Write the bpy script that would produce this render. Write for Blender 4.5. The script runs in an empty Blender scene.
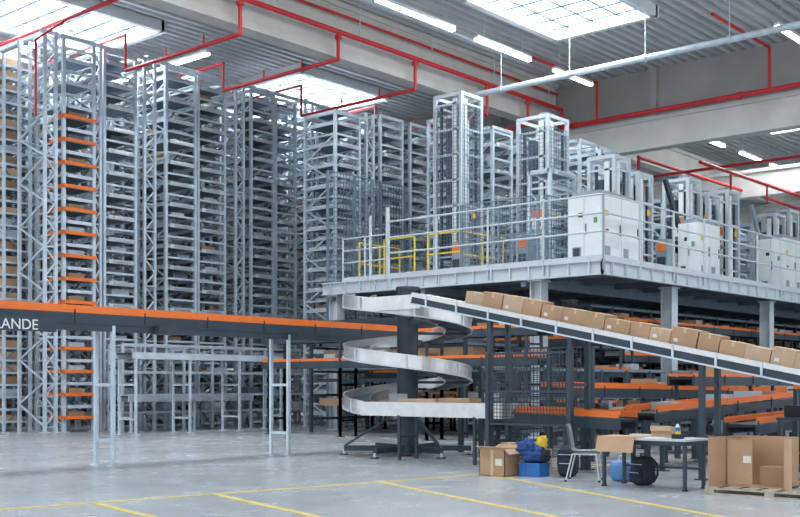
import bpy, math, random
from mathutils import Vector, Matrix
random.seed(7)
R=random.random
def U(a,b): return a+(b-a)*R()
# ---------------------------------------------------------------- materials
def mat(name,col,rough=.5,metal=0.,var=.0,scale=4.,emit=0.,bump=0.,var2=None,detail=4):
    m=bpy.data.materials.new(name); m.use_nodes=True
    nt=m.node_tree; b=nt.nodes['Principled BSDF']
    b.inputs['Base Color'].default_value=(*col,1)
    b.inputs['Roughness'].default_value=rough
    b.inputs['Metallic'].default_value=metal
    if emit:
        b.inputs['Emission Color'].default_value=(*col,1)
        b.inputs['Emission Strength'].default_value=emit
    if var or bump:
        n=nt.nodes.new('ShaderNodeTexNoise')
        n.inputs['Scale'].default_value=scale; n.inputs['Detail'].default_value=detail
        geo=nt.nodes.new('ShaderNodeNewGeometry')
        nt.links.new(geo.outputs['Position'],n.inputs['Vector'])
        if var:
            r=nt.nodes.new('ShaderNodeValToRGB')
            r.color_ramp.elements[0].position=.3; r.color_ramp.elements[1].position=.7
            r.color_ramp.elements[0].color=(*[c*(1-var) for c in col],1)
            c2=var2 or [min(1,c*(1+var)) for c in col]
            r.color_ramp.elements[1].color=(*c2,1)
            nt.links.new(n.outputs['Fac'],r.inputs['Fac']); nt.links.new(r.outputs['Color'],b.inputs['Base Color'])
        if bump:
            bp=nt.nodes.new('ShaderNodeBump'); bp.inputs['Strength'].default_value=bump
            nt.links.new(n.outputs['Fac'],bp.inputs['Height']); nt.links.new(bp.outputs['Normal'],b.inputs['Normal'])
    return m
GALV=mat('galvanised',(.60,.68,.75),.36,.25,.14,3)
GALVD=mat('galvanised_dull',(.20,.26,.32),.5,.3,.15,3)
STEEL=mat('brushed_steel',(.66,.66,.66),.28,.75,.08,6)
WHITE=mat('white_paint',(.78,.82,.83),.4,0,.04,2)
LGREY=mat('light_grey_paint',(.55,.61,.65),.45,0,.05,2)
MGREY=mat('mid_grey_paint',(.28,.33,.37),.45,0,.05,2)
DARK=mat('anthracite_steel',(.04,.06,.08),.45,.2,.15,3)
BLACK=mat('black_rubber',(.018,.02,.024),.6,0,.2,5)
ORANGE=mat('orange_steel',(.90,.19,.025),.42,0,.06,3)
RED=mat('red_pipe_paint',(.58,.02,.03),.4,0,.1,2)
YEL=mat('yellow_paint',(.82,.58,.04),.45,0,.06,4)
CARD=mat('cardboard',(.48,.30,.18),.8,0,.12,1.7)
CARD2=mat('cardboard_light',(.56,.39,.26),.8,0,.1,1.7)
CARD3=mat('cardboard_dark',(.34,.21,.12),.8,0,.12,1.7)
TAPE=mat('packing_tape',(.62,.46,.28),.3,0,.05,3)
CONC=mat('concrete_precast',(.60,.59,.56),.85,0,.1,.9,bump=.05)
CONCD=mat('concrete_fascia',(.38,.37,.355),.85,0,.1,.7)
BLUE=mat('blue_plastic',(.03,.16,.48),.4,0,.1,4)
BLUEC=mat('blue_cloth',(.03,.08,.26),.9,0,.3,14,bump=.3)
NAVY=mat('navy_cloth',(.02,.026,.045),.85,0,.3,12,bump=.3)
WOOD=mat('pallet_wood',(.45,.40,.32),.8,0,.2,6)
CHAIR=mat('grey_plastic',(.25,.29,.32),.45,0,.05,4)
SKYP=mat('skylight_panel',(.80,.92,1.),.5,emit=1.2)
TUBE=mat('fluorescent_tube',(1.,.98,.94),.5,emit=9)
SCREEN=mat('screen',(.25,.35,.42),.2,emit=.4)
TREAD=mat('cream_sheet',(.75,.72,.66),.7,0,.05,6)
GREEN=mat('green_label',(.1,.35,.14),.5)
TOTE=mat('grey_tote',(.42,.48,.54),.5,0,.1,2)
TOTE2=mat('dark_tote',(.10,.13,.17),.5,0,.1,2)
ROOF=mat('roof_sheet',(.58,.61,.62),.5,.05,.05,.6)
WALL=mat('wall_panel',(.70,.73,.75),.7,0,.04,.5)
YEL2=mat('yellow_floor_paint',(.76,.52,.05),.6,0,.2,5,var2=(.70,.58,.22))
# ---------------------------------------------------------------- builder
class B:
    def __init__(s): s.v=[];s.f=[];s.m=[];s.sm=[];s.mats=[];s.M=None
    def mi(s,m):
        if m not in s.mats: s.mats.append(m)
        return s.mats.index(m)
    def add(s,vs,fs,m,smooth=False):
        o=len(s.v)
        if s.M is not None: vs=[tuple(s.M@Vector(p)) for p in vs]
        s.v+=[tuple(p) for p in vs]; k=s.mi(m)
        for f in fs: s.f.append(tuple(i+o for i in f)); s.m.append(k); s.sm.append(smooth)
    def box(s,x0,x1,y0,y1,z0,z1,m):
        s.add([(x0,y0,z0),(x1,y0,z0),(x1,y1,z0),(x0,y1,z0),(x0,y0,z1),(x1,y0,z1),(x1,y1,z1),(x0,y1,z1)],
          [(0,3,2,1),(4,5,6,7),(0,1,5,4),(1,2,6,5),(2,3,7,6),(3,0,4,7)],m)
    def bar(s,p,q,w,h,m):
        p=Vector(p);q=Vector(q);d=(q-p).normalized()
        up=Vector((0,0,1)) if abs(d.z)<.98 else Vector((0,1,0))
        a=d.cross(up).normalized(); u=a.cross(d)
        a*=w/2;u*=h/2
        s.add([p-a-u,p+a-u,p+a+u,p-a+u,q-a-u,q+a-u,q+a+u,q-a+u],
          [(0,1,2,3),(7,6,5,4),(0,4,5,1),(1,5,6,2),(2,6,7,3),(3,7,4,0)],m)
    def cyl(s,p,q,r,m,n=10,r2=None):
        p=Vector(p);q=Vector(q);d=(q-p).normalized(); r2=r if r2 is None else r2
        up=Vector((0,0,1)) if abs(d.z)<.9 else Vector((1,0,0))
        a=d.cross(up).normalized(); u=a.cross(d)
        vs=[];
        for c,rr in((p,r),(q,r2)):
            for i in range(n):
                t=2*math.pi*i/n; vs.append(c+a*rr*math.cos(t)+u*rr*math.sin(t))
        s.add(vs,[(i,(i+1)%n,n+(i+1)%n,n+i) for i in range(n)],m,True)
        s.add(vs,[tuple(range(n-1,-1,-1)),tuple(range(n,2*n))],m)
    def pipe(s,pts,r,m,n=10):
        for a,b in zip(pts,pts[1:]): s.cyl(a,b,r,m,n)
        for a in pts[1:-1]: s.blob(a,(r*1.15,)*3,m,0,8,6)
    def blob(s,c,rad,m,noise=.1,n=20,k=14,sq=1.,seed=0):
        rnd=random.Random(seed); ph=[rnd.uniform(0,6.28) for _ in range(6)]
        def P(v,e): return math.copysign(abs(v)**e,v)
        vs=[]
        for j in range(k+1):
            la=-math.pi/2+math.pi*j/k
            for i in range(n):
                lo=2*math.pi*i/n
                x=P(math.cos(la),sq)*P(math.cos(lo),sq);y=P(math.cos(la),sq)*P(math.sin(lo),sq);z=P(math.sin(la),sq)
                d=1+noise*(math.sin(5*x+ph[0])*math.sin(4*y+ph[1])+.6*math.sin(9*z+ph[2]+3*x)+.4*math.sin(13*y+ph[3]))
                vs.append((c[0]+rad[0]*x*d,c[1]+rad[1]*y*d,c[2]+rad[2]*z*(d if z>0 else 1)))
        fs=[(j*n+i,j*n+(i+1)%n,(j+1)*n+(i+1)%n,(j+1)*n+i) for j in range(k) for i in range(n)]
        s.add(vs,fs,m,True)
    def build(s,name,bevel=0):
        xs=[p[0] for p in s.v];ys=[p[1] for p in s.v];zs=[p[2] for p in s.v]
        o=((min(xs)+max(xs))/2,(min(ys)+max(ys))/2,min(zs))
        me=bpy.data.meshes.new(name)
        me.from_pydata([(a-o[0],b-o[1],c-o[2]) for a,b,c in s.v],[],s.f)
        for m in s.mats: me.materials.append(m)
        me.polygons.foreach_set('material_index',s.m); me.polygons.foreach_set('use_smooth',s.sm)
        me.update()
        ob=bpy.data.objects.new(name,me); ob.location=o
        bpy.context.scene.collection.objects.link(ob)
        if bevel:
            md=ob.modifiers.new('bevel','BEVEL'); md.width=bevel; md.segments=2; md.limit_method='ANGLE'
        return ob
# ---------------------------------------------------------------- shell
fm=mat('floor_concrete',(.44,.47,.495),.34,0,.16,.22,detail=9)
b=B(); b.box(-14,76,-14,57,-.3,0,fm); b.build('floor')
nt=fm.node_tree; bs=nt.nodes['Principled BSDF']
n2=nt.nodes.new('ShaderNodeTexNoise'); n2.inputs['Scale'].default_value=1.3; n2.inputs['Detail'].default_value=8
g=nt.nodes.new('ShaderNodeNewGeometry'); nt.links.new(g.outputs['Position'],n2.inputs['Vector'])
mr=nt.nodes.new('ShaderNodeMapRange'); mr.inputs['To Min'].default_value=.12; mr.inputs['To Max'].default_value=.38
nt.links.new(n2.outputs['Fac'],mr.inputs['Value']); nt.links.new(mr.outputs['Result'],bs.inputs['Roughness'])

b=B()
for k in range(29): b.box(75.0,75.2,-14+2.5*k,-14+2.5*k+2.46,0,15,WALL)
b.box(75.2,75.4,-14,57,0,15,LGREY); b.build('wall_east')
b=B()
for k in range(33): b.box(-6+2.5*k,-6+2.5*k+2.46,56,56.2,0,15,WALL)
b.box(-6,75,56.2,56.4,0,15,LGREY); b.build('wall_north')
b=B(); y=-14; p=.42
vs=[];
while y<57:
    for dy,z in((0,15.0),(.16,15.0),(.19,15.16),(.39,15.16),(.42,15.0)): vs.append((y+dy,z))
    y+=p
V=[];F=[]
for i,(yy,z) in enumerate(vs): V+=[(-14,yy,z),(76,yy,z)]
for i in range(len(vs)-1): F.append((2*i,2*i+2,2*i+3,2*i+1))
b.add(V,F,ROOF); b.box(-14,76,-14,57,15.3,15.35,ROOF); b.build('ceiling')
def area(loc,sx,sy,e,rot=(0,0,0),col=(.95,.98,1)):
    l=bpy.data.lights.new('daylight','AREA'); l.shape='RECTANGLE'; l.size=sx; l.size_y=sy; l.energy=e; l.color=col
    o=bpy.data.objects.new('roof_daylight',l); o.location=loc; o.rotation_euler=rot; bpy.context.scene.collection.objects.link(o)
def skylight(x0,x1,y0,y1,e=0):
    b=B(); b.box(x0,x1,y0,y1,14.95,14.97,SKYP)
    for a in(x0,x1): b.box(a-.12,a+.12,y0-.12,y1+.12,14.6,14.999,WHITE)
    for a in(y0,y1): b.box(x0,x1,a-.12,a+.12,14.6,14.999,WHITE)
    n=6
    for i in range(1,n):
        x=x0+(x1-x0)*i/n; b.box(x-.06,x+.06,y0,y1,14.68,14.80,GALVD)
    for i in(1,2,3): yy=y0+(y1-y0)*i/4; b.box(x0,x1,yy-.04,yy+.04,14.70,14.78,GALVD)
    b.build('skylight')
    if e: area(((x0+x1)/2,(y0+y1)/2,14.92),x1-x0-.1,y1-y0-.1,e)
for i,cx in enumerate((9.3,21.8,34.4,46.9,59.4)):
    skylight(cx-2.8,cx+2.8,33.,37.3,1100 if i<4 else 0); skylight(cx-2.8,cx+2.8,46,50.3,1000 if 0<i<4 else 0)
for i,cx in enumerate((-5,7.5,19.8,32.1,52.5,65)):
    skylight(cx-2.9,cx+2.9,18.5,22.6,1000 if 0<i<5 else 0); skylight(cx-2.9,cx+2.9,5,9.2,900 if 0<i<5 else 0)
def beamX(y,z0,z1,x0,x1,name='concrete_beam'):
    b=B(); b.box(x0,x1,y-.22,y+.22,z0+.25,z1,CONC); b.box(x0,x1,y-.32,y+.32,z0,z0+.25,CONC); b.box(x0,x1,y-.35,y+.35,z1-.18,z1,CONC); b.build(name)
def beamY(x,z0,z1,y0,y1,name='concrete_beam'):
    b=B(); b.box(x-.22,x+.22,y0,y1,z0+.25,z1-.18,CONC); b.box(x-.3,x+.3,y0,y1,z0,z0+.25,CONC); b.box(x-.32,x+.32,y0,y1,z1-.18,z1,CONC); b.build(name)
beamX(26.85,13.0,14.98,-12,41.2)
beamX(40.5,13.7,14.98,-12,41.2)
beamY(41.6,11.5,12.85,-12,50)
b=B(); b.box(41.95,42.15,-12,55,12.85,15,CONCD)
for k in range(9): b.box(41.75,42.0,-10+8*k,-9.6+8*k,12.85,15,CONCD)
b.build('wall_fascia')
for x in(54,65): beamY(x,11.2,12.6,-12,50)
beamX(26.85,12.7,14.,43,74.5)
beamX(13,12.7,14.,43,74.5)
for x,yy in((41.6,28.1),(41.6,50.3),(65,26.85)):
    b=B(); b.box(x-.3,x+.3,yy-.3,yy+.3,0,11.45,CONC); b.box(x-.42,x+.42,yy-.42,yy+.42,11.1,11.45,CONC); b.build('concrete_column')
# ---------------------------------------------------------------- sprinkler pipes
b=B()
Y=26.2
b.pipe([(8,Y,13.75),(41.0,Y,13.75)],.085,RED)
b.pipe([(8,Y+.2,14.45),(41.0,Y+.2,14.45)],.05,RED)
for x,z in((22.5,12.6),(26.9,12.8),(31.,12.6),(35.5,12.5),(38.4,12.6)):
    b.pipe([(x,Y,13.75),(x,Y,z),(x,32.3,z)],.065,RED)
    if x<36: b.pipe([(x,32.3,z),(x,32.3,13.85),(x,40,13.85)],.05,RED)
    for yy in (28,30): b.cyl((x,yy,z+.0),(x,yy,z+.35),.03,RED,6)
    b.cyl((x,Y,13.5),(x,Y,13.62),.12,RED,12)
for x in range(12,41,4): b.bar((x,Y,13.8),(x,Y,15),.03,.03,GALV)
b.pipe([(20.3,18,13.9),(20.3,44,13.9)],.07,RED)
b.pipe([(19.1,32.4,10.4),(19.1,32.4,12.9),(20.3,32.4,13.9)],.04,RED)
b.pipe([(41.0,Y,13.75),(41.0,Y,12.95),(41.0,Y-.3,12.95)],.085,RED)
b.pipe([(41.0,Y,12.95),(41.0,2,12.95)],.1,RED)
for yy in(24.4,16.8): b.pipe([(41.0,yy,12.95),(41.0,yy,14.6),(36,yy,14.6)],.06,RED)
for yy in(25.5,18.,14.): b.cyl((41,yy-.08,12.95),(41,yy+.08,12.95),.15,RED,12)
b.pipe([(43,20.6,11.0),(74,20.6,11.0)],.08,RED)
b.pipe([(43,23.5,10.6),(43,23.5,11.6),(74,23.5,11.6)],.08,RED)
for x in(46,50,56,62): b.pipe([(x,20.6,11),(x,20.6,10.2)],.05,RED)
b.pipe([(46,14,11.3),(46,34,11.3)],.07,RED)
b.build('sprinkler_pipework')
b=B(); b.pipe([(33.4,5,12.7),(33.4,25.4,12.7)],.11,GALV,12)
for yy in range(6,26,3): b.bar((33.4,yy,12.8),(33.4,yy,15),.025,.025,GALV); b.cyl((33.4,yy-.05,12.7),(33.4,yy+.05,12.7),.14,GALV,12)
b.build('ventilation_pipe')
b=B()
b.box(20,35.9,24.45,24.6,14.3,14.34,GALV); b.box(20,35.9,24.43,24.45,14.3,14.4,GALV)
b.build('cable_tray')
def lamp(p,q):
    b=B(); p=Vector(p);q=Vector(q)
    b.bar(p+Vector((0,0,.09)),q+Vector((0,0,.09)),.22,.1,WHITE)
    b.bar(p,q,.15,.08,TUBE)
    d=(q-p)
    for t in(.15,.85):
        c=p+d*t; b.bar((c.x,c.y,c.z+.12),(c.x,c.y,15.0),.02,.02,GALV)
    b.build('ceiling_lamp')
for a,c in((20.5,24.6),(26,30),(31.3,34.7),(36.4,39.2)): lamp((a,23.6,14),(c,23.6,14))
for a,c in((45,48),(50,53),(55,57.6),(59,62),(64,67)): lamp((a,24.1,13.8),(c,24.1,13.8))
for a,c in((37,39.6),(45,48),(52,55)): lamp((a,14.9,14),(c,14.9,14))
lamp((20.9,33.2,13.7),(20.9,35.5,13.7)); lamp((20.9,36,13.7),(20.9,38.3,13.7))
lamp((26.1,32.2,14),(26.1,35,14)); lamp((26.1,36,14),(26.1,38.6,14))
lamp((30,41,14),(34,41,14)); lamp((38,36,14),(40.8,36,14))
# ---------------------------------------------------------------- racks
H=13.4
def posts(b,xs,ys,z0,h,m=GALV,w=.11):
    for x in xs:
        for y in ys: b.box(x-w/2,x+w/2,y-w/2,y+w/2,z0,h,m)
def zig(b,p0,p1,z0,h,step,m,w=.05):
    z=z0;k=0
    while z+step<=h:
        a,c=(p0,p1) if k%2==0 else (p1,p0)
        b.bar((a[0],a[1],z),(c[0],c[1],z+step),w,w,m); k+=1; z+=step
def tower(x0,x1,y0,y1,h,step,tray,orange=False,z0=.0,name='lift_tower'):
    b=B(); posts(b,(x0,x1),(y0,y1),z0,h)
    for x in(x0,x1):
        for y in(y0,y1): b.box(x-.14,x+.14,y-.14,y+.14,z0,z0+.03,GALV)
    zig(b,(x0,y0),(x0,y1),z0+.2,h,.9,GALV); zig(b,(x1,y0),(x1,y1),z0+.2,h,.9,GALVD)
    z=z0+.45;k=0
    while z<h-.1:
        b.box(x0,x1,y0-.04,y0+.02,z,z+.07,GALV)
        b.box(x0-.03,x0+.03,y0,y1,z,z+.06,GALV); b.box(x1-.03,x1+.03,y0,y1,z,z+.06,GALV)
        if tray and k%2==0:
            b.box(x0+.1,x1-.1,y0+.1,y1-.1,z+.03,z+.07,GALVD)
            b.box(x0+.12,x1-.12,y0-.12,y0-.06,z-.02,z+.12,GALV)
            b.box(x0+.3,x1-.3,y0-.15,y0-.12,z+.02,z+.09,STEEL)
            b.box(x0+.08,x0+.14,y0+.1,y1-.1,z+.07,z+.17,GALV)
        if tray and R()<.6:
            w=U(.4,.6)*(x1-x0); m=random.choice([TOTE,TOTE,TOTE2,TOTE2,GALVD,DARK,CARD3])
            s=U(.12,x1-x0-w-.1); b.box(x0+s,x0+s+w,y0+.15,y1-.4,z+.075,z+U(.16,.28),m)
        if orange and k%2==0 and z<11.0:
            b.box(x0-.1,x1+.02,y0-.2,y0-.14,z-.01,z+.10,ORANGE)
            b.box(x0-.12,x0-.08,y0-.2,y1-.9,z-.01,z+.10,ORANGE)
            b.box(x0,x1,y0-.12,y1-.4,z+.02,z+.05,DARK)
            if R()<.6: b.box(x0+.2,x1-.35,y0,y0+.5,z+.055,z+.26,random.choice([CARD3,TOTE2,TOTE]))
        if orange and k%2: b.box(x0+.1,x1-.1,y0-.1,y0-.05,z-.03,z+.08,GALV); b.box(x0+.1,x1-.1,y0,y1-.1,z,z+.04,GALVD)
        z+=step;k+=1
    b.box(x0-.06,x1+.06,y0-.06,y0+.06,h-.12,h,GALV); b.box(x0-.06,x1+.06,y1-.06,y1+.06,h-.12,h,GALV)
    b.box(x0-.06,x0+.06,y0,y1,h-.12,h,GALV); b.box(x1-.06,x1+.06,y0,y1,h-.12,h,GALV)
    return b.build(name)
def lattice(x,y0,y1,h,w=.45,z0=0,name='lattice_mast'):
    b=B(); posts(b,(x,x+w),(y0,y1),z0,h,GALV,.1)
    zig(b,(x,y0),(x+w,y0),z0+.2,h,.5,GALV,.045); zig(b,(x,y0),(x,y1),z0+.2,h,.75,GALV,.05)
    z=z0+.2
    while z<h: b.bar((x,y0,z),(x+w,y0,z),.04,.04,GALV); z+=1.0
    for x_ in(x,x+w): b.box(x_-.13,x_+.13,y0-.13,y0+.13,z0,z0+.03,GALV)
    b.build(name)
def longrack(x0,x1,y0,y1,h,step=.56,fill=.5,z0=0,pal=None):
    pal=pal or [TOTE,TOTE,TOTE2,GALVD,TOTE,CARD3,CARD]
    b=B(); ny=max(1,int((y1-y0)/1.5)); ys=[y0+(y1-y0)*i/ny for i in range(ny+1)]
    posts(b,(x0,x1),ys,z0,h,GALV,.09)
    for y_ in ys: zig(b,(x0,y_),(x1,y_),z0+.2,h,1.1,GALVD,.04)
    zig(b,(x0,ys[0]),(x0,ys[1]),z0+.2,h,1.1,GALV,.04)
    z=z0+.3
    while z<h-.1:
        for x in(x0,x1): b.box(x-.03,x+.03,y0,y1,z,z+.08,GALV)
        for q in range(5):
            xx=x0+(x1-x0)*(q+.5)/5; b.box(xx-.05,xx+.05,y0,y1,z+.05,z+.06,GALVD)
        b.box(x0,x1,y0-.03,y0+.03,z,z+.07,GALV)
        if z<h-step:
            y=y0+.1
            while y<y1-.5:
                w=U(.4,.65)
                if R()<fill: b.box(x0+.05,x0+.55,y,y+w,z+.07,z+.07+min(step-.15,U(.18,.32)),random.choice(pal))
                y+=w+.05
        z+=step
    b.build('storage_rack')
tower(20.25,21.4,32.6,34.2,13.4,.39,False,True)
tower(22.1,23.4,33,34.7,H,.39,True)
lattice(19.55,32.6,34.2,H,.4)
lattice(21.62,32.9,34.9,H,.25)
lattice(23.8,33,35,H)
tower(24.75,26.1,33,34.7,H,.39,True)
tower(26.4,27.7,33.2,34.9,H,.39,True)
lattice(28.1,33,35,H,.4)
tower(28.9,30.1,33,34.7,H,.39,True)
tower(30.4,31.5,33.2,34.9,H,.39,True)
lattice(31.9,33,35,H,.4)
tower(32.6,33.8,33,34.7,H,.39,True)
tower(34.5,35.8,33,34.7,H,.45,True); lattice(36.2,33,35,H); tower(37,38.5,33,34.7,H,.45,True); tower(39.2,40.6,33,34.7,H,.45,True)
longrack(19.2,20.4,34.6,50,12.9,.42,.92,0,[CARD,CARD2,CARD2,CARD3,TOTE])
for x0 in(22.2,24.9,27.6,30.3,33.,35.8,38.6):
    longrack(x0,x0+1.2,36.6,50,H,.56,.6)
longrack(16.2,17.4,38.5,50,12.9,.42,.9,0,[CARD,CARD2,CARD2,CARD3])
b=B()
for y in(33,36.6,44,48):
    b.box(19.6,41,y-.05,y+.05,H+.01,H+.13,GALV)
for x in(20,24,28.2,32,36.4,40): b.box(x-.05,x+.05,33,50,H+.13,H+.23,GALV)
b.build('rack_tie_frame')
b=B(); x=21.9
while x<33.2:
    posts(b,(x,),(31.6,32.4),0,3.0,GALV,.08); zig(b,(x,31.6),(x,32.4),.1,3,.7,GALVD,.04)
    if x<32.5:
        for z in(.6,1.2,2.0,2.95):
            b.box(x,x+1.3,31.57,31.63,z,z+.08,GALV); b.box(x,x+1.3,32.37,32.43,z,z+.08,GALV); b.box(x,x+1.3,31.85,32.1,z+.02,z+.05,GALVD)
            if z<2.9 and R()<.5: s=U(.05,.5); b.box(x+s,x+s+.6,31.7,32.2,z+.08,z+U(.2,.36),random.choice([TOTE,TOTE2,GALVD]))
    x+=1.3
b.build('buffer_shelving')
tower(29.2,30.5,28.6,30.2,11.9,.39,True)
lattice(30.9,28.6,30.4,12.1,.4)
tower(31.7,33.0,28.6,30.2,12.2,.39,True)
tower(33.5,34.7,28.6,30.2,12.2,.39,True)
lattice(35.1,28.6,30.4,12.3,.4)
tower(36,37.2,28.6,30.2,12.2,.39,True)
tower(37.8,39,28.6,30.2,12.2,.39,True)
def mesh_panel(b,p,q,z0,z1,step,t,m):
    p=Vector((p[0],p[1],0));q=Vector((q[0],q[1],0));L=(q-p).length;d=(q-p)/L
    n=max(1,int(L/step))
    for i in range(n+1):
        c=p+d*(L*i/n); b.box(c.x-t/2,c.x+t/2,c.y-t/2,c.y+t/2,z0,z1,m)
    k=max(1,int((z1-z0)/step))
    for i in range(k+1):
        z=z0+(z1-z0)*i/k; b.bar((p.x,p.y,z),(q.x,q.y,z),t,t,m)
def fence(p,q,z0,z1,step=.12,t=.014,m=DARK,bay=1.5):
    b=B(); P=Vector((*p,0));Q=Vector((*q,0));L=(Q-P).length; n=max(1,round(L/bay))
    for i in range(n+1):
        c=P+(Q-P)*i/n; b.box(c.x-.04,c.x+.04,c.y-.04,c.y+.04,0 if z0<2 else z0,z1,m)
    mesh_panel(b,p,q,z0+.1,z1,step,t,m)
    for z in(z0+.1,(z0+z1)/2,z1): b.bar((*p,z),(*q,z),.04,.04,m)
    b.build('mesh_guard_fence')
fence((28.2,28.0),(32.5,28.0),.1,9.4,.16,.018,GALVD,1.4)
# ---------------------------------------------------------------- mezzanine
DZ=5.2; X0=27.6;Y0=16.25
b=B()
b.box(X0,60,Y0,27.6,DZ-.06,DZ,LGREY)
b.box(X0-.06,X0+.02,Y0-.06,27.6,DZ-.42,DZ+.03,LGREY); b.box(X0-.14,X0-.06,Y0-.12,27.6,DZ-.42,DZ-.38,LGREY); b.box(X0-.14,X0-.06,Y0-.12,27.6,DZ-.03,DZ+.02,LGREY)
b.box(X0-.06,60,Y0-.06,Y0+.02,DZ-.42,DZ+.03,LGREY); b.box(X0-.14,60,Y0-.14,Y0-.06,DZ-.42,DZ-.38,LGREY); b.box(X0-.14,60,Y0-.14,Y0-.06,DZ-.03,DZ+.02,LGREY)
for x in range(29,60,2): b.box(x-.06,x+.06,Y0,27.6,DZ-.34,DZ-.06,GALVD)
for y in(19,23,27.3): b.box(X0,60,y-.1,y+.1,DZ-.6,DZ-.2,GALVD)
for k in range(16): b.box(X0-.15,X0-.06,Y0+.35+.7*k,Y0+.39+.7*k,DZ-.4,DZ,GALV)
for k in range(40): b.box(X0+.35+.8*k,X0+.39+.8*k,Y0-.15,Y0-.06,DZ-.4,DZ,GALV)
for x,y in((27.85,27.2),(27.85,18.6),(32.6,16.7),(40.5,16.7),(48.5,16.7),(56,16.7),(35.5,27.2),(43.5,27.2),(35,22),(43,22),(51,22)):
    b.box(x-.2,x+.2,y-.2,y-.17,0,DZ-.4,LGREY); b.box(x-.2,x+.2,y+.17,y+.2,0,DZ-.4,LGREY); b.box(x-.02,x+.02,y-.17,y+.17,0,DZ-.4,LGREY)
    b.box(x-.28,x+.28,y-.28,y+.28,0,.04,GALV); b.box(x-.26,x+.26,y-.26,y+.26,DZ-.46,DZ-.42,GALV)
b.build('mezzanine_platform')
b=B()
def rail(b,p,q,z,h,m,bay=2.0,lv=(1,.72,.44),r=.028):
    P=Vector((*p,z));Q=Vector((*q,z));L=(Q-P).length;n=max(1,round(L/bay))
    for i in range(n+1):
        c=P+(Q-P)*i/n; b.cyl(c-Vector((0,0,.3)) if m is not YEL else c,c+Vector((0,0,h)),r*1.2,m,8)
    for l in lv: b.cyl(P+Vector((0,0,h*l)),Q+Vector((0,0,h*l)),r,m,8)
    if m is not YEL: b.bar(P+Vector((0,0,.08)),Q+Vector((0,0,.08)),.015,.15,m)
rail(b,(X0-.1,Y0-.1),(X0-.1,24.4),DZ,1.9,LGREY,r=.03)
rail(b,(X0-.1,Y0-.1),(60,Y0-.1),DZ,1.9,LGREY,2.2,r=.03)
b.build('platform_railing')
b=B(); rail(b,(X0-.05,24.5),(X0-.05,26.6),DZ,1.5,LGREY,1.05); b.cyl((X0-.05,24.5,DZ),(X0-.05,24.5,DZ+2.4),.07,LGREY,12); b.cyl((X0-.05,25.3,DZ-.4),(X0-.05,25.3,DZ+2.2),.05,LGREY,12); b.build('platform_gate')
b=B()
rail(b,(28.6,26.8),(30.8,26.8),DZ,1.5,YEL,1.1,(1,.5)); rail(b,(28.6,22.2),(28.6,23.6),DZ,1.5,YEL,1.4,(1,.55)); rail(b,(28.6,24.2),(28.6,25.6),DZ,1.5,YEL,1.4,(1,.55))
rail(b,(28.6,22.2),(31,22.2),DZ,1.5,YEL,1.2,(1,.5))
b.build('yellow_safety_barrier')
def deck_lift(x,y,w,h,sign=True,big=False):
    b=B(); z0=DZ+.001; posts(b,(x,x+w),(y,y+w),z0,h,LGREY,.12)
    b.box(x+.18,x+.34,y-.02,y+.04,z0,h-.1,WHITE); b.box(x-.04,x+.03,y+.18,y+.36,z0,h-.1,WHITE)
    b.box(x+w-.3,x+w-.2,y+.0,y+.06,z0,h-.3,DARK); b.box(x+.0,x+.06,y+w-.3,y+w-.2,z0,h-.2,DARK)
    if big:
        mesh_panel(b,(x-.06,y),(x-.06,y+w),z0+.1,h*.97,.14,.012,GALVD); mesh_panel(b,(x,y-.06),(x+w,y-.06),z0+.1,h*.97,.14,.012,GALVD)
    zig(b,(x,y+w),(x+w,y+w),z0,h,.8,GALV,.05); zig(b,(x+w,y),(x+w,y+w),z0,h,.8,GALV,.05)
    z=z0+.9
    while z<h-.2:
        for a in((x,x+w,y-.04,y+.03),(x-.04,x+.03,y,y+w),(x,x+w,y+w-.03,y+w+.03),(x+w-.03,x+w+.03,y,y+w)): b.box(*a,z,z+.07,GALV)
        z+=.9
    zc=z0+U(.5,1.6); b.box(x+.1,x+w-.1,y+.1,y+w-.1,zc,zc+.12,DARK); b.box(x+.15,x+w-.15,y+.2,y+w-.2,zc+.12,zc+.4,TOTE); b.box(x+.1,x+.2,y+.1,y+w-.1,zc,zc+.9,DARK); b.box(x+.1,x+w-.1,y+.08,y+.1,zc+.02,zc+.1,ORANGE)
    b.box(x+.36,x+w-.28,y+.4,y+.5,z0,h-.3,DARK); b.cyl((x+.5,y+.36,z0),(x+.5,y+.36,h-.1),.05,BLACK,10)
    b.box(x+w*.4,x+w*.9,y+w-.3,y+w-.1,z0+2,h-.6,TOTE2)
    for a in((x-.06,x+w+.06,y-.06,y+.0),(x-.06,x,y,y+w+.06),(x,x+w+.06,y+w,y+w+.06),(x+w,x+w+.06,y,y+w)): b.box(*a,h,h+.12,LGREY)
    b.box(x+.2,x+.55,y+.2,y+.5,h-.25,h+.25,MGREY); b.cyl((x+.65,y+.35,h-.1),(x+.65,y+.35,h+.3),.09,DARK,12)
    if sign:
        zs=z0+1.9; b.box(x-.12,x-.08,y+.1,y+.6,zs,zs+.75,MGREY); b.box(x-.13,x-.12,y+.14,y+.56,zs+.45,zs+.7,ORANGE); b.box(x-.13,x-.12,y+.14,y+.56,zs+.05,zs+.4,WHITE); b.box(x-.135,x-.13,y+.2,y+.34,zs+.12,zs+.28,RED)
    b.box(x+.5,x+.7,y-.1,y-.08,z0+2.3,z0+2.5,YEL)
    b.build('vertical_lift')
deck_lift(30.3,23.5,1.15,11.8,False,True)
deck_lift(32.6,21.4,1.25,11.1,True,True)
tower(31.8,32.6,25.0,26.2,11.6,.5,True,z0=DZ+.001,name='shuttle_rack')
tower(33.4,34.6,24.4,25.8,11.4,.5,True,z0=DZ+.001,name='shuttle_rack')
tower(34.4,35.4,21.2,22.4,10.6,.5,True,z0=DZ+.001,name='shuttle_rack')
tower(37.2,38.5,22.0,23.4,10.9,.5,True,z0=DZ+.001,name='shuttle_rack')
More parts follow.
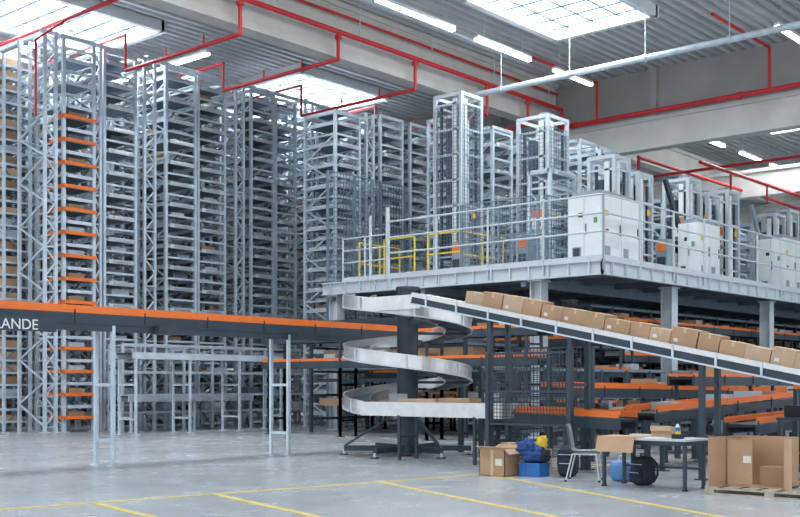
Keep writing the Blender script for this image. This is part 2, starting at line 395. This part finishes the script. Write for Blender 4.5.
tower(35.1,36.1,24.4,25.8,11.2,.5,True,z0=DZ+.001,name='shuttle_rack')
tower(39.6,40.8,23.0,24.4,10.9,.5,True,z0=DZ+.001,name='shuttle_rack')
def cabinet(x,y,w,d,h,name='control_cabinet',doors=2,m=WHITE):
    b=B(); z=DZ+.001
    b.box(x,x+w,y,y+d,z,z+.12,DARK); b.box(x,x+w,y,y+d,z+.12,z+h,m)
    for i in range(doors):
        a=x+w*i/doors+.02;c=x+w*(i+1)/doors-.02
        b.box(a,c,y-.03,y,z+.16,z+h-.04,m); b.box(c-.1,c-.07,y-.06,y-.03,z+h*.45,z+h*.6,DARK)
        b.box(a+.1,a+.4,y-.04,y-.03,z+.3,z+.6,MGREY)
    b.box(x-.03,x,y+.03,y+d*.5,z+.16,z+h-.04,m); b.box(x-.03,x,y+d*.52,y+d-.03,z+.16,z+h-.04,m)
    b.box(x-.05,x-.03,y+d*.6,y+d*.85,z+.3,z+.6,MGREY); b.box(x-.055,x-.05,y+d*.63,y+d*.82,z+.33,z+.57,DARK)
    b.box(x-.045,x-.03,y+.15,y+.27,z+h*.6,z+h*.68,GREEN); b.box(x-.045,x-.03,y+d*.55,y+d*.68,z+h*.7,z+h*.76,BLACK); b.box(x-.05,x-.03,y+d*.44,y+d*.47,z+h*.45,z+h*.6,DARK)
    b.box(x+.1,x+.3,y-.045,y-.03,z+h*.7,z+h*.78,YEL); b.cyl((x+.2,y-.03,z+h*.5),(x+.2,y-.09,z+h*.5),.04,RED,10)
    b.box(x+.1,x+w-.1,y+.1,y+d-.1,z+h,z+h+.15,MGREY); b.cyl((x+w*.8,y+d/2,z+h+.15),(x+w*.8,y+d/2,z+h+.4),.03,ORANGE,8)
    b.build(name,.01)
cabinet(28.7,16.9,2.2,1.2,2.15,m=WHITE)
cabinet(31.3,17.5,.9,.7,1.6,doors=1,m=MGREY)
cabinet(35.6,17.1,1.6,.8,2.1,m=WHITE); cabinet(43.0,17.0,2.2,1.1,2.3,m=WHITE); cabinet(49.0,17.1,1.8,.9,1.9,m=LGREY)
for i,x in enumerate((32.2,33.8,37.6,39.2,41.0,45.8,47.3,50.5)): deck_lift(x,18.5,.95,9.2-.35*(i%2),i%2==0)
for x in(30.6,34.4,38.5,42.6,46.8,51): 
    tower(x,x+1.5,20.0,20.8,8.8,.5,True,z0=DZ+.001,name='shuttle_rack')
for x in(36.5,42.3,44.5,46.7,48.9,51.2,54): longrack(x,x+1.0,22.5 if x>41 else 26.2,27.4,9.6,.5,.6,DZ+.001)
b=B()
b.bar((37.0,18.2,6.2),(35.2,18.2,8.9),.12,.2,DARK); b.bar((44.6,18.3,6.2),(42.8,18.3,8.9),.12,.2,MGREY); b.build('diagonal_brace')
fence((28.4,19.0),(28.4,22.0),DZ,DZ+2.3,.15,.016,GALVD,1.5)
fence((30,19.75),(36,19.75),DZ,DZ+2.6,.15,.016,GALVD,1.5)
b=B()
for (x,y) in((29.6,20.2),(33.4,17.2),(29.4,22.8)):
    b.box(x,x+.5,y,y+.4,DZ+.001,DZ+1.3,MGREY); b.box(x-.02,x,y+.05,y+.35,DZ+.9,DZ+1.2,ORANGE); b.box(x-.02,x,y+.05,y+.35,DZ+.3,DZ+.7,DARK)
b.build('operator_panel')
# ---------------------------------------------------------------- conveyors
def conveyor(p,q,w,legs=(),og=True,side=DARK,oh=.16,legm=GALV,leg=.07,rollers=False,sh=.2,ground=0.,load=0):
    b=B();P=Vector(p);Q=Vector(q);d=(Q-P).normalized();L=(Q-P).length
    n=Vector((-d.y,d.x,0)).normalized(); up=n.cross(d); up=up if up.z>0 else -up
    b.bar(P,Q,w-.04,.05,BLACK if not rollers else DARK)
    if rollers:
        k=int(L/.15)
        for i in range(k):
            c=P+d*(.08+i*.15)+up*.03; b.cyl(c-n*(w/2-.03),c+n*(w/2-.03),.028,STEEL,8)
    for s in(-1,1):
        o=n*s*w/2
        b.bar(P+o-up*.06,Q+o-up*.06,.05,sh,side)
        b.bar(P+o-up*(.06+sh/2),Q+o-up*(.06+sh/2),.09,.02,side)
        if og:
            oo=n*s*(w/2+.01); b.bar(P+oo+up*(.05+oh/2),Q+oo+up*(.05+oh/2),.03,oh,ORANGE)
            k=max(1,int(L/1.6))
            for i in range(k+1):
                c=P+d*(L*i/k)+n*s*(w/2+.03); b.bar(c-up*.13,c+up*(.04+oh*.5),.012,.03,side)
    k=int(L/.8)
    for i in range(1,k): c=P+d*(L*i/k)-up*.14; b.bar(c-n*w/2,c+n*w/2,.04,.05,side)
    if load:
        s=.3
        while s<L-.7:
            if R()<load:
                c=P+d*s; wd=w*.36; b.box(c.x-(.25 if abs(d.x)>.5 else wd),c.x+(.25 if abs(d.x)>.5 else wd),c.y-(.25 if abs(d.y)>.5 else wd),c.y+(.25 if abs(d.y)>.5 else wd),c.z+.03,c.z+U(.18,.3),random.choice([CARD,CARD2,CARD3,TOTE]))
            s+=.75
    for t in legs:
        c=P+(Q-P)*t
        for s in(-1,1):
            a=c+n*s*(w/2); b.box(a.x-leg/2,a.x+leg/2,a.y-leg/2,a.y+leg/2,ground,a.z-.16,legm)
            b.box(a.x-.1,a.x+.1,a.y-.1,a.y+.1,ground,ground+.02,legm)
        zz=ground+.5
        while zz<c.z-.3:
            b.bar((c.x-n.x*w/2,c.y-n.y*w/2,zz),(c.x+n.x*w/2,c.y+n.y*w/2,zz),.05,.06,legm); zz+=1.1
    return b
b=conveyor((2,18.6,2.95),(21.2,18.6,2.92),.58,[.05,.3,.545,.79],sh=.2,oh=.14)
for x in(9.0,13.4,17.2): b.box(x,x+.5,18.07,18.27,2.62,2.8,DARK)
b.bar((2,18.33,2.72),(21,18.33,2.69),.1,.12,DARK)
b.build('belt_conveyor')
# raised lettering on the side of the conveyor frame (sits on a sign plate)
b=B(); b.box(8.7,11.1,18.10,18.14,2.58,2.84,DARK); plate=b.build('conveyor_nameplate')
tc=bpy.data.curves.new('lettering','FONT'); tc.body='VANDERLANDE'; tc.size=.27; tc.extrude=.006; tc.align_x='LEFT'
to=bpy.data.objects.new('lettering',tc); bpy.context.scene.collection.objects.link(to)
tc.materials.append(WHITE); to.parent=plate
to.location=(8.8-plate.location.x,18.09-plate.location.y,2.61-plate.location.z); to.rotation_euler=(math.radians(90),0,0)
conveyor((20.5,29.5,2.6),(27.0,29.5,2.6),.9,[.02,.35,.68,.98],og=False,side=GALV).build('roller_conveyor')
conveyor((21.5,31.,1.2),(27.0,31.,1.2),.6,[.02,.5,.98],og=False,side=GALV).build('roller_conveyor')
A=Vector((17.5,14.6,3.45));E=Vector((17.5,5.2,1.5))
b=conveyor(A,E,.6,[.21,.405,.68,.93],og=False,side=DARK,legm=DARK,leg=.09,rollers=True,sh=.18)
b.bar(A+Vector((-.33,0,.02)),E+Vector((-.33,0,.02)),.03,.09,STEEL)
b.bar(A+Vector((-.34,0,-.17)),E+Vector((-.34,0,-.17)),.04,.03,GALV)
for i in range(12):
    c=A+(E-A)*((i+.5)/12); b.bar(c+Vector((-.345,0,-.16)),c+Vector((-.345,0,.05)),.03,.04,GALV)
b.build('roller_conveyor')
b=B(); d=(E-A).normalized(); n=Vector((1,0,0)); up=n.cross(d); up=up if up.z>0 else -up
s=1.3
L=(E-A).length
while s<L-.6:
    w=U(.36,.56);h=U(.22,.31);dp=U(.38,.46); yaw=U(-.05,.05)
    c=A+d*(s+w/2)+up*(.06+h/2)
    b.M=Matrix((( n.x,d.x,up.x,c.x),(n.y,d.y,up.y,c.y),(n.z,d.z,up.z,c.z),(0,0,0,1)))@Matrix.Rotation(yaw,4,'Z'); m=random.choice([CARD,CARD2,CARD2,CARD])
    b.box(-dp/2,dp/2,-w/2,w/2,-h/2,h/2,m); b.box(-dp/2-.003,dp/2+.003,-.025,.025,h/2-.08,h/2+.003,TAPE)
    if R()<.4: b.box(-dp/2-.004,-dp/2,-w/2+.06,-w/2+.14,-h/2+.05,-h/2+.11,TREAD)
    b.M=None
    s+=w+U(.01,.025)
b.build('carton_row')
# ---------------------------------------------------------------- spiral conveyor
def spiral():
    b=B(); cx,cy=18.9,16.2; r=1.15; hw=.28
    b.cyl((cx,cy,.12),(cx,cy,3.75),.24,DARK,24); b.cyl((cx,cy,3.75),(cx,cy,3.83),.27,DARK,24); b.cyl((cx,cy,.05),(cx,cy,.2),.36,DARK,24)
    th0=math.radians(100);th1=math.radians(900);N=190;pitch=1.14
    zt=3.5+pitch*(131-100)/360
    def pt(i,rr,dz):
        t=th0+(th1-th0)*i/N; return (cx+rr*math.cos(t),cy+rr*math.sin(t),zt-pitch*(t-th0)/(2*math.pi)+dz)
    def ribbon(prof,m,smooth=False):
        V=[];k=len(prof)
        for i in range(N+1): V+=[pt(i,a,z) for a,z in prof]
        F=[(i*k+j,i*k+(j+1)%k,(i+1)*k+(j+1)%k,(i+1)*k+j) for i in range(N) for j in range(k)]
        F+= [tuple(range(k)),tuple(range(N*k,N*k+k))]
        b.add(V,F,m,smooth)
    ribbon([(r-hw,-.03),(r+hw,-.03),(r+hw,0),(r-hw,0)],DARK)
    ribbon([(r+hw,-.13),(r+hw+.03,-.13),(r+hw+.03,.17),(r+hw,.17)],STEEL)
    ribbon([(r+hw,-.13),(r+hw+.06,-.13),(r+hw+.06,-.10),(r+hw,-.10)],GALV)
    ribbon([(r+hw,.15),(r+hw+.05,.15),(r+hw+.05,.18),(r+hw,.18)],STEEL)
    ribbon([(r-hw-.03,-.12),(r-hw,-.12),(r-hw,.1),(r-hw-.03,.1)],STEEL)
    for i in range(0,N,2): b.bar(pt(i,r-hw+.02,.012),pt(i,r+hw-.02,.012),.06,.02,GALVD)
    for i in range(6,N,12):
        a=Vector(pt(i,.22,-.1));c=Vector(pt(i,r+hw,-.1)); b.bar(a,c,.05,.06,DARK)
        e=Vector(pt(i,r+hw+.045,-.12)); f=Vector(pt(i,r+hw+.045,.16)); b.bar(e,f,.04,.03,GALV)
    for k in range(6):
        t=math.radians(11+60*k); e=(cx+1.45*math.cos(t),cy+1.45*math.sin(t))
        b.bar((cx,cy,.16),(*e,.16),.1,.12,DARK); b.cyl((*e,0),(*e,.12),.03,STEEL,8); b.cyl((*e,0),(*e,.03),.1,DARK,12)
        if k%2==0:
            b.bar((cx+.2*math.cos(t),cy+.2*math.sin(t),1.0),(*e,.2),.05,.05,DARK)
    z=pt(N,r,0)[2]; x=cx-r
    b.box(x-hw,x+hw,12.3,cy,z-.03,z,DARK)
    b.box(x-hw-.03,x-hw,12.3,cy,z-.13,z+.17,STEEL); b.box(x+hw,x+hw+.03,12.3,cy,z-.13,z+.17,STEEL)
    for y in(15.2,13.2):
        for xx in(x-hw,x+hw): b.box(xx-.03,xx+.03,y-.03,y+.03,0,z-.1,DARK); 
        b.bar((x-hw,y,.5),(x+hw,y,.5),.04,.05,DARK)
    b.box(x-.2,x+.2,13.4,14.2,z,z+.26,CARD); b.box(x-.2,x+.2,14.3,15.3,z,z+.24,CARD2)
    b.box(cx-r-hw-.03,cx-r-hw,14.6,16.0,3.2,3.5,STEEL)
    b.box(cx-.42,cx-.24,cy-.2,cy+.2,.9,1.4,LGREY); b.box(cx+.3,cx+.6,cy-.5,cy-.2,1.9,2.1,YEL)
    b.build('spiral_conveyor')
spiral()
LG=[.03,.35,.67,.97]
conveyor((17.75,12.2,1.02),(17.75,9.9,.95),.6,[.5],legm=DARK,oh=.12).build('belt_conveyor')
conveyor((20,13,1.5),(33,13,1.35),.6,LG,legm=DARK,oh=.12,load=.4).build('belt_conveyor')
conveyor((18.2,9.9,1.05),(27,9.9,1.35),.6,LG,legm=DARK,oh=.12,sh=.16,load=.3).build('belt_conveyor')
conveyor((19.2,8.4,.85),(27,8.4,1.05),.6,LG,legm=DARK,oh=.1,sh=.16).build('belt_conveyor')
conveyor((20,14.5,.8),(36,14.5,.8),.6,LG,legm=DARK,oh=.1,load=.4).build('belt_conveyor')
conveyor((23,11.5,1.75),(36,11.5,1.75),.6,LG,legm=DARK,oh=.07,load=.3).build('belt_conveyor')
for x,z in((24.5,2.3),(24.5,3.1),(29.5,1.0),(29.5,2.0),(29.5,3.0)):
    conveyor((x,16.2,z),(x,27,z),.7,LG,legm=DARK,oh=.08,load=.5).build('belt_conveyor')
for y,z in((17.6,3.6),(17.6,2.5),(20.8,1.1),(20.8,2.2),(20.8,3.4),(24.5,.9),(24.5,2.0),(24.5,3.2)):
    conveyor((30.5,y,z),(58,y,z),.8,[i/8 for i in range(9)],legm=DARK,oh=.08,load=.6).build('belt_conveyor')
def sorter(x0,x1,y0,y1,h):
    b=B(); n=int((x1-x0)/1.3)
    for i in range(n+1):
        x=x0+(x1-x0)*i/n
        for y in(y0,y1): b.box(x-.05,x+.05,y-.05,y+.05,0,h,DARK)
        b.bar((x,y0,h),(x,y1,h),.08,.1,DARK)
        if i<n:
            x2=x0+(x1-x0)*(i+1)/n
            for z in(.5,.9,1.3,1.7,2.1,2.5,2.9,3.3,3.7): 
                if z<h-.3 and R()<.75: s=U(0,.4); b.box(x+.1+s,min(x2-.1,x+.75+s),y0+.1,y1-.1,z,z+U(.08,.28),random.choice([DARK,DARK,BLACK,TOTE,GALVD,TOTE2,CARD3,CARD]))
    for z in(.45,1.25,2.05,2.85,h):
        if z<=h: b.bar((x0,y0,z),(x1,y0,z),.06,.08,GALVD); b.bar((x0,y1,z),(x1,y1,z),.06,.08,DARK)
    b.build('sorter_frame')
sorter(31,58,18.7,19.8,4.2); sorter(31,58,22.2,23.6,4.3); sorter(26,28.8,20,26.6,3.7); sorter(20.5,34,15.3,15.9,2.0); sorter(20.5,30,10.6,11.0,1.2)
b=B()
for x,y,z in((21,12.5,1.1),(24,12.5,1.1),(27,12.5,1.1),(20,9.4,.75),(23,9.4,.85),(26,9.4,.95),(21,7.95,.6),(24,7.95,.6)):
    b.cyl((x,y,z),(x+.35,y,z),.09,BLACK,12); b.box(x+.35,x+.5,y-.1,y+.1,z-.1,z+.15,MGREY); b.box(x+.39,x+.46,y-.05,y+.05,0,z-.1,DARK)
b.build('drive_motors')
for x in(44,48,52,56,60,64,68): longrack(x,x+1.2,8,15,3.2,.6,.6)
fence((17.1,10.75),(17.1,12.6),.75,2.2,.07,.012,DARK,1.85)
fence((19.8,11.9),(19.8,14.0),.3,2.4,.09,.012,DARK,1.3)
fence((20.0,7.6),(24.0,7.6),.2,1.9,.1,.012,DARK,1.3)
b=B()
for p,q in(((1,14.03),(22,10.6)),((8.41,12.8),(7.6,9.2)),((10.25,12.5),(9.0,8.4)),((13.3,12.0),(10.6,5.9)),((15.7,11.6),(12.0,4.8))):
    b.bar((*p,.003),(*q,.003),.12,.004,YEL2)
b.build('floor_marking')
# ---------------------------------------------------------------- foreground objects
def table(x0,x1,y0,y1,h):
    b=B(); b.box(x0,x1,y0,y1,h-.035,h,LGREY); b.box(x0+.05,x1-.05,y0+.05,y1-.05,h-.1,h-.035,DARK)
    for x in(x0+.06,x1-.06):
        for y in(y0+.06,y1-.06): b.box(x-.025,x+.025,y-.025,y+.025,.0,h-.1,DARK); b.box(x-.035,x+.035,y-.035,y+.035,0,.02,BLACK)
    b.bar((x1-.06,y0+.06,.3),(x1-.06,y1-.06,.3),.03,.04,DARK)
    b.build('work_table',.004)
table(15.1,15.85,7.45,8.95,.78)
b=B(); z=.782
b.box(15.05,15.6,8.3,8.95,z,z+.015,CARD2); b.add([(15.05,8.3,z+.01),(15.05,8.95,z+.01),(14.9,8.9,z-.22),(14.9,8.25,z-.22),(15.06,8.3,z+.02),(15.06,8.95,z+.02),(14.91,8.9,z-.22),(14.91,8.25,z-.22)],[(0,1,2,3),(7,6,5,4),(0,3,7,4),(1,5,6,2),(0,4,5,1),(3,2,6,7)],CARD)
b.box(15.62,15.8,8.3,8.7,z,z+.03,TREAD)
b.build('flattened_carton')
b=B(); b.box(15.5,15.8,7.9,8.25,z,z+.16,CARD); b.box(15.47,15.5,7.9,8.25,z+.1,z+.18,CARD2); b.box(15.63,15.67,7.9,8.25,z+.16,z+.162,TAPE); b.build('small_carton')
b=B(); b.cyl((15.4,7.75,z),(15.4,7.75,z+.17),.035,BLUE,14); b.cyl((15.4,7.75,z+.17),(15.4,7.75,z+.22),.035,WHITE,14,.015); b.build('water_bottle')
b=B(); b.box(15.2,15.32,7.6,7.75,z,z+.07,BLACK); b.cyl((15.26,7.67,z+.07),(15.26,7.67,z+.11),.04,YEL,12); b.build('tape_dispenser')
b=B(); b.box(15.15,15.36,7.9,8.2,z,z+.008,WHITE); b.box(15.2,15.4,7.95,8.2,z+.008,z+.012,TREAD); b.build('paper_sheets')
def chair(loc,rot):
    b=B(); b.M=Matrix.Translation(loc)@Matrix.Rotation(rot,4,'Z')@Matrix.Scale(1.08,4)
    prof=[(.24,.43),(.20,.455),(.05,.445),(-.12,.44),(-.19,.46),(-.215,.52),(-.23,.62),(-.25,.75),(-.275,.86),(-.29,.875)]
    V=[];ny=9
    for (x,zz) in prof:
        for j in range(ny):
            t=j/(ny-1)*2-1; wd=.23 if zz<.5 else .22-.05*((zz-.5)/.38)**2
            cup=.03*t*t
            V.append((x+(cup if zz>.5 else 0),t*wd,zz+(cup if zz<=.5 else 0)))
    V2=[(a-.012,c,e-.012) for a,c,e in V]
    F=[(i*ny+j,i*ny+j+1,(i+1)*ny+j+1,(i+1)*ny+j) for i in range(len(prof)-1) for j in range(ny-1)]
    b.add(V,F,CHAIR,True); b.add(V2,[tuple(reversed(f)) for f in F],CHAIR,True)
    for s in(-1,1):
        b.pipe([(.24,s*.24,.012),(.19,s*.2,.42),(-.17,s*.2,.42),(-.27,s*.24,.012)],.012,STEEL,8)
    b.cyl((.1,-.2,.42),(.1,.2,.42),.01,STEEL,8); b.cyl((-.12,-.2,.42),(-.12,.2,.42),.01,STEEL,8)
    for x,s in((.24,1),(.24,-1),(-.27,1),(-.27,-1)): b.cyl((x,s*.24,0),(x,s*.24,.03),.018,BLACK,8)
    b.build('plastic_chair')
chair((15.75,9.6,0),math.radians(-65))
def carton(x,y,w,d,h,rot,name='cardboard_box',flaps=True,m=CARD,z=0):
    b=B(); b.M=Matrix.Translation((x,y,z))@Matrix.Rotation(rot,4,'Z'); t=.012
    b.box(-w/2,w/2,-d/2,d/2,0,t,m)
    b.box(-w/2,-w/2+t,-d/2,d/2,0,h,m); b.box(w/2-t,w/2,-d/2,d/2,0,h,m); b.box(-w/2,w/2,-d/2,-d/2+t,0,h,m); b.box(-w/2,w/2,d/2-t,d/2,0,h,m)
    if flaps:
        for s in(-1,1):
            b.bar((s*w/2,0,h),(s*(w/2+.12),0,h+.05),d,t,m)
        b.bar((0,-d/2,h),(0,-d/2-.1,h-.08),w,t,CARD2)
    else:
        b.box(-w/2,w/2,-d/2,d/2,h-t,h,m)
    b.box(-w/2-.003,-w/2,-.03,.03,0,h,TAPE)
    b.box(-w/2-.004,-w/2,-d/2+.06,-d/2+.2,h*.4,h*.65,TREAD)
    b.build(name)
carton(15.75,11.35,.46,.55,.47,.0)
carton(16.3,11.45,.3,.35,.55,.2,flaps=False,m=CARD2)
b=B(); b.M=Matrix.Translation((15.95,10.75,0)); w,d,h,t=.3,.42,.24,.015
b.box(-w/2,w/2,-d/2,d/2,0,t,BLUE)
for s in(-1,1):
    b.box(s*w/2-t/2,s*w/2+t/2,-d/2,d/2,0,h,BLUE); b.box(-w/2,w/2,s*d/2-t/2,s*d/2+t/2,0,h,BLUE)
    b.box(s*(w/2+.01)-.012,s*(w/2+.01)+.012,-d/2-.015,d/2+.015,h-.03,h,BLUE); b.box(-w/2,w/2,s*(d/2+.01)-.012,s*(d/2+.01)+.012,h-.03,h,BLUE)
    for k in range(5): b.box(s*(w/2+.008)-.004,s*(w/2+.008)+.004,-d/2+.05+.08*k,-d/2+.06+.08*k,0,h,BLUE)
b.build('blue_crate')
b=B(); b.blob((15.95,10.78,.38),(.17,.24,.15),BLUEC,.16,28,20,.9,3); b.blob((15.92,10.88,.5),(.13,.17,.12),BLUEC,.28,24,16,.9,5); b.blob((16.0,10.62,.36),(.13,.13,.13),NAVY,.2,24,16,.9,9); b.build('blue_jacket')
b=B(); b.blob((16.5,10.95,.56),(.08,.08,.12),YEL,.18,20,14,.6,4); b.box(16.4,16.6,10.8,11.1,0,.45,CARD); b.build('yellow_bag')
def backpack(x,y,h,rot,m=NAVY,seed=1):
    b=B(); b.M=Matrix.Translation((x,y,0))@Matrix.Rotation(rot,4,'Z')
    b.blob((0,0,h*.5),(.15,.17,h*.5),m,.05,28,20,.5,seed); b.blob((-.13,0,h*.33),(.07,.13,h*.26),m,.05,20,14,.5,seed+1)
    b.pipe([(0,-.05,h*.97),(0,-.05,h*1.08),(0,.05,h*1.08),(0,.05,h*.97)],.012,BLACK,6)
    for s in(-.1,.1): b.pipe([(.12,s,h*.9),(.2,s*1.2,h*.7),(.19,s*1.3,h*.35),(.13,s,h*.1)],.018,BLACK,6)
    b.box(-.208,-.2,-.1,.1,h*.44,h*.46,LGREY); b.box(-.16,-.15,-.13,.13,h*.72,h*.74,LGREY); b.build('backpack')
backpack(16.25,10.25,.54,.3); backpack(15.7,8.5,.46,-.3,seed=6); 
b=B(); b.blob((16.1,9.1,.17),(.14,.2,.17),mat('light_blue_bag',(.12,.3,.6),.5,0,.15,6),.05,20,14,.5,8); b.pipe([(16.1,9.03,.3),(16.1,9.05,.42),(16.1,9.15,.42),(16.1,9.17,.3)],.01,WHITE,6); b.build('shopping_bag')
b=B(); px,py=15.05,5.2
for k in range(7): b.box(px,px+.9,py+.0+.29*k,py+.2+.29*k,.09,.11,WOOD)
for xx in(px,px+.4,px+.8):
    b.box(xx,xx+.1,py,py+1.94,.07,.09,WOOD)
    for yy in(py,py+.9,py+1.8): b.box(xx,xx+.1,yy,yy+.14,.02,.07,WOOD)
    b.box(xx,xx+.1,py,py+1.94,0,.02,WOOD)
b.build('wooden_pallet')
b=B(); x0,x1,y0,y1,z0,z1=15.3,15.85,6.05,6.95,.112,.84; t=.012
b.box(x0,x1,y0,y1,z0,z0+t,CARD); b.box(x1-t,x1,y0,y1,z0,z1,CARD); b.box(x0,x1,y0,y0+t,z0,z1,CARD); b.box(x0,x1,y1-t,y1,z0,z1,CARD)
b.bar((x0,y1,(z0+z1)/2),(x0-.28,y1+.12,(z0+z1)/2),.012,z1-z0,CARD)
b.bar((x0,y0,(z0+z1)/2),(x0-.25,y0-.2,(z0+z1)/2),.012,z1-z0,CARD2)
b.box(x0+.02,x0+.032,y0+.48,y0+.86,z0+.03,z1-.04,CARD)
b.box(x0+.018,x0+.02,y0+.5,y0+.62,z0+.35,z0+.45,TREAD)
b.box(x0+.1,x1-.1,y0+.05,y0+.4,z0+t,z0+.3,CARD3)
b.build('open_carton')
b=B(); b.box(15.3,15.75,5.3,5.75,.112,.13,WHITE); b.box(15.3,15.7,5.35,5.75,.13,.18,CARD2); b.build('cardboard_stack')
b=B(); x0,x1,y0,y1=18.1,18.9,5.6,7.3
b.box(x0,x1,y0,y1,1.0,1.05,DARK)
for x in(x0+.05,x1-.05):
    for y in(y0+.05,y1-.05): b.box(x-.035,x+.035,y-.035,y+.035,0,1.0 if x<18.5 else 2.1,DARK)
b.box(x1-.1,x1-.02,y0,y1,2.05,2.12,DARK); b.box(x0+.1,x1-.05,y0+.1,y1-.1,.4,.44,DARK)
b.box(x0+.1,x1-.2,y0+.2,y0+.9,.44,.8,CARD3); b.box(x0+.1,x0+.5,6.9,7.2,1.05,1.25,BLACK); b.box(x0+.25,x0+.6,6.2,6.45,1.05,1.15,WHITE); b.box(x0+.1,x0+.5,5.7,6.1,1.05,1.3,CARD)
b.box(x1-.3,x1-.1,y0,y1,1.5,1.53,DARK); b.box(x1-.3,x1-.1,6.9,7.2,1.53,1.7,ORANGE)
b.build('packing_workstation')
b=B(); b.cyl((18.3,6.65,1.052),(18.3,6.65,1.07),.12,BLACK,16); b.box(18.28,18.32,6.63,6.67,1.07,1.8,DARK); b.box(18.24,18.28,6.3,6.85,1.66,2.06,BLACK); b.box(18.235,18.24,6.33,6.82,1.69,2.03,SCREEN); b.build('computer_monitor')
b=B(); b.cyl((17.0,7.15,0),(17.0,7.15,.05),.25,BLACK,20)
b.cyl((17.0,7.15,.05),(17.0,7.15,.55),.03,STEEL,10); b.blob((17.0,7.15,.6),(.22,.22,.06),BLACK,0,20,10,.8); b.build('swivel_stool')
# ---------------------------------------------------------------- world
w=bpy.data.worlds.new('world'); bpy.context.scene.world=w; w.use_nodes=True
bg=w.node_tree.nodes['Background']; bg.inputs['Color'].default_value=(.85,.92,1.,1); bg.inputs['Strength'].default_value=1.3
cam=bpy.data.cameras.new('camera'); co=bpy.data.objects.new('camera',cam); bpy.context.scene.collection.objects.link(co)
co.location=(0,0,1.6); co.rotation_euler=(math.radians(90),0,math.radians(-49))
cam.lens=36*1090/800; cam.sensor_width=36; cam.shift_y=.158; cam.clip_end=300
bpy.context.scene.camera=co
vs=bpy.context.scene.view_settings; vs.view_transform='Standard'; vs.exposure=.2
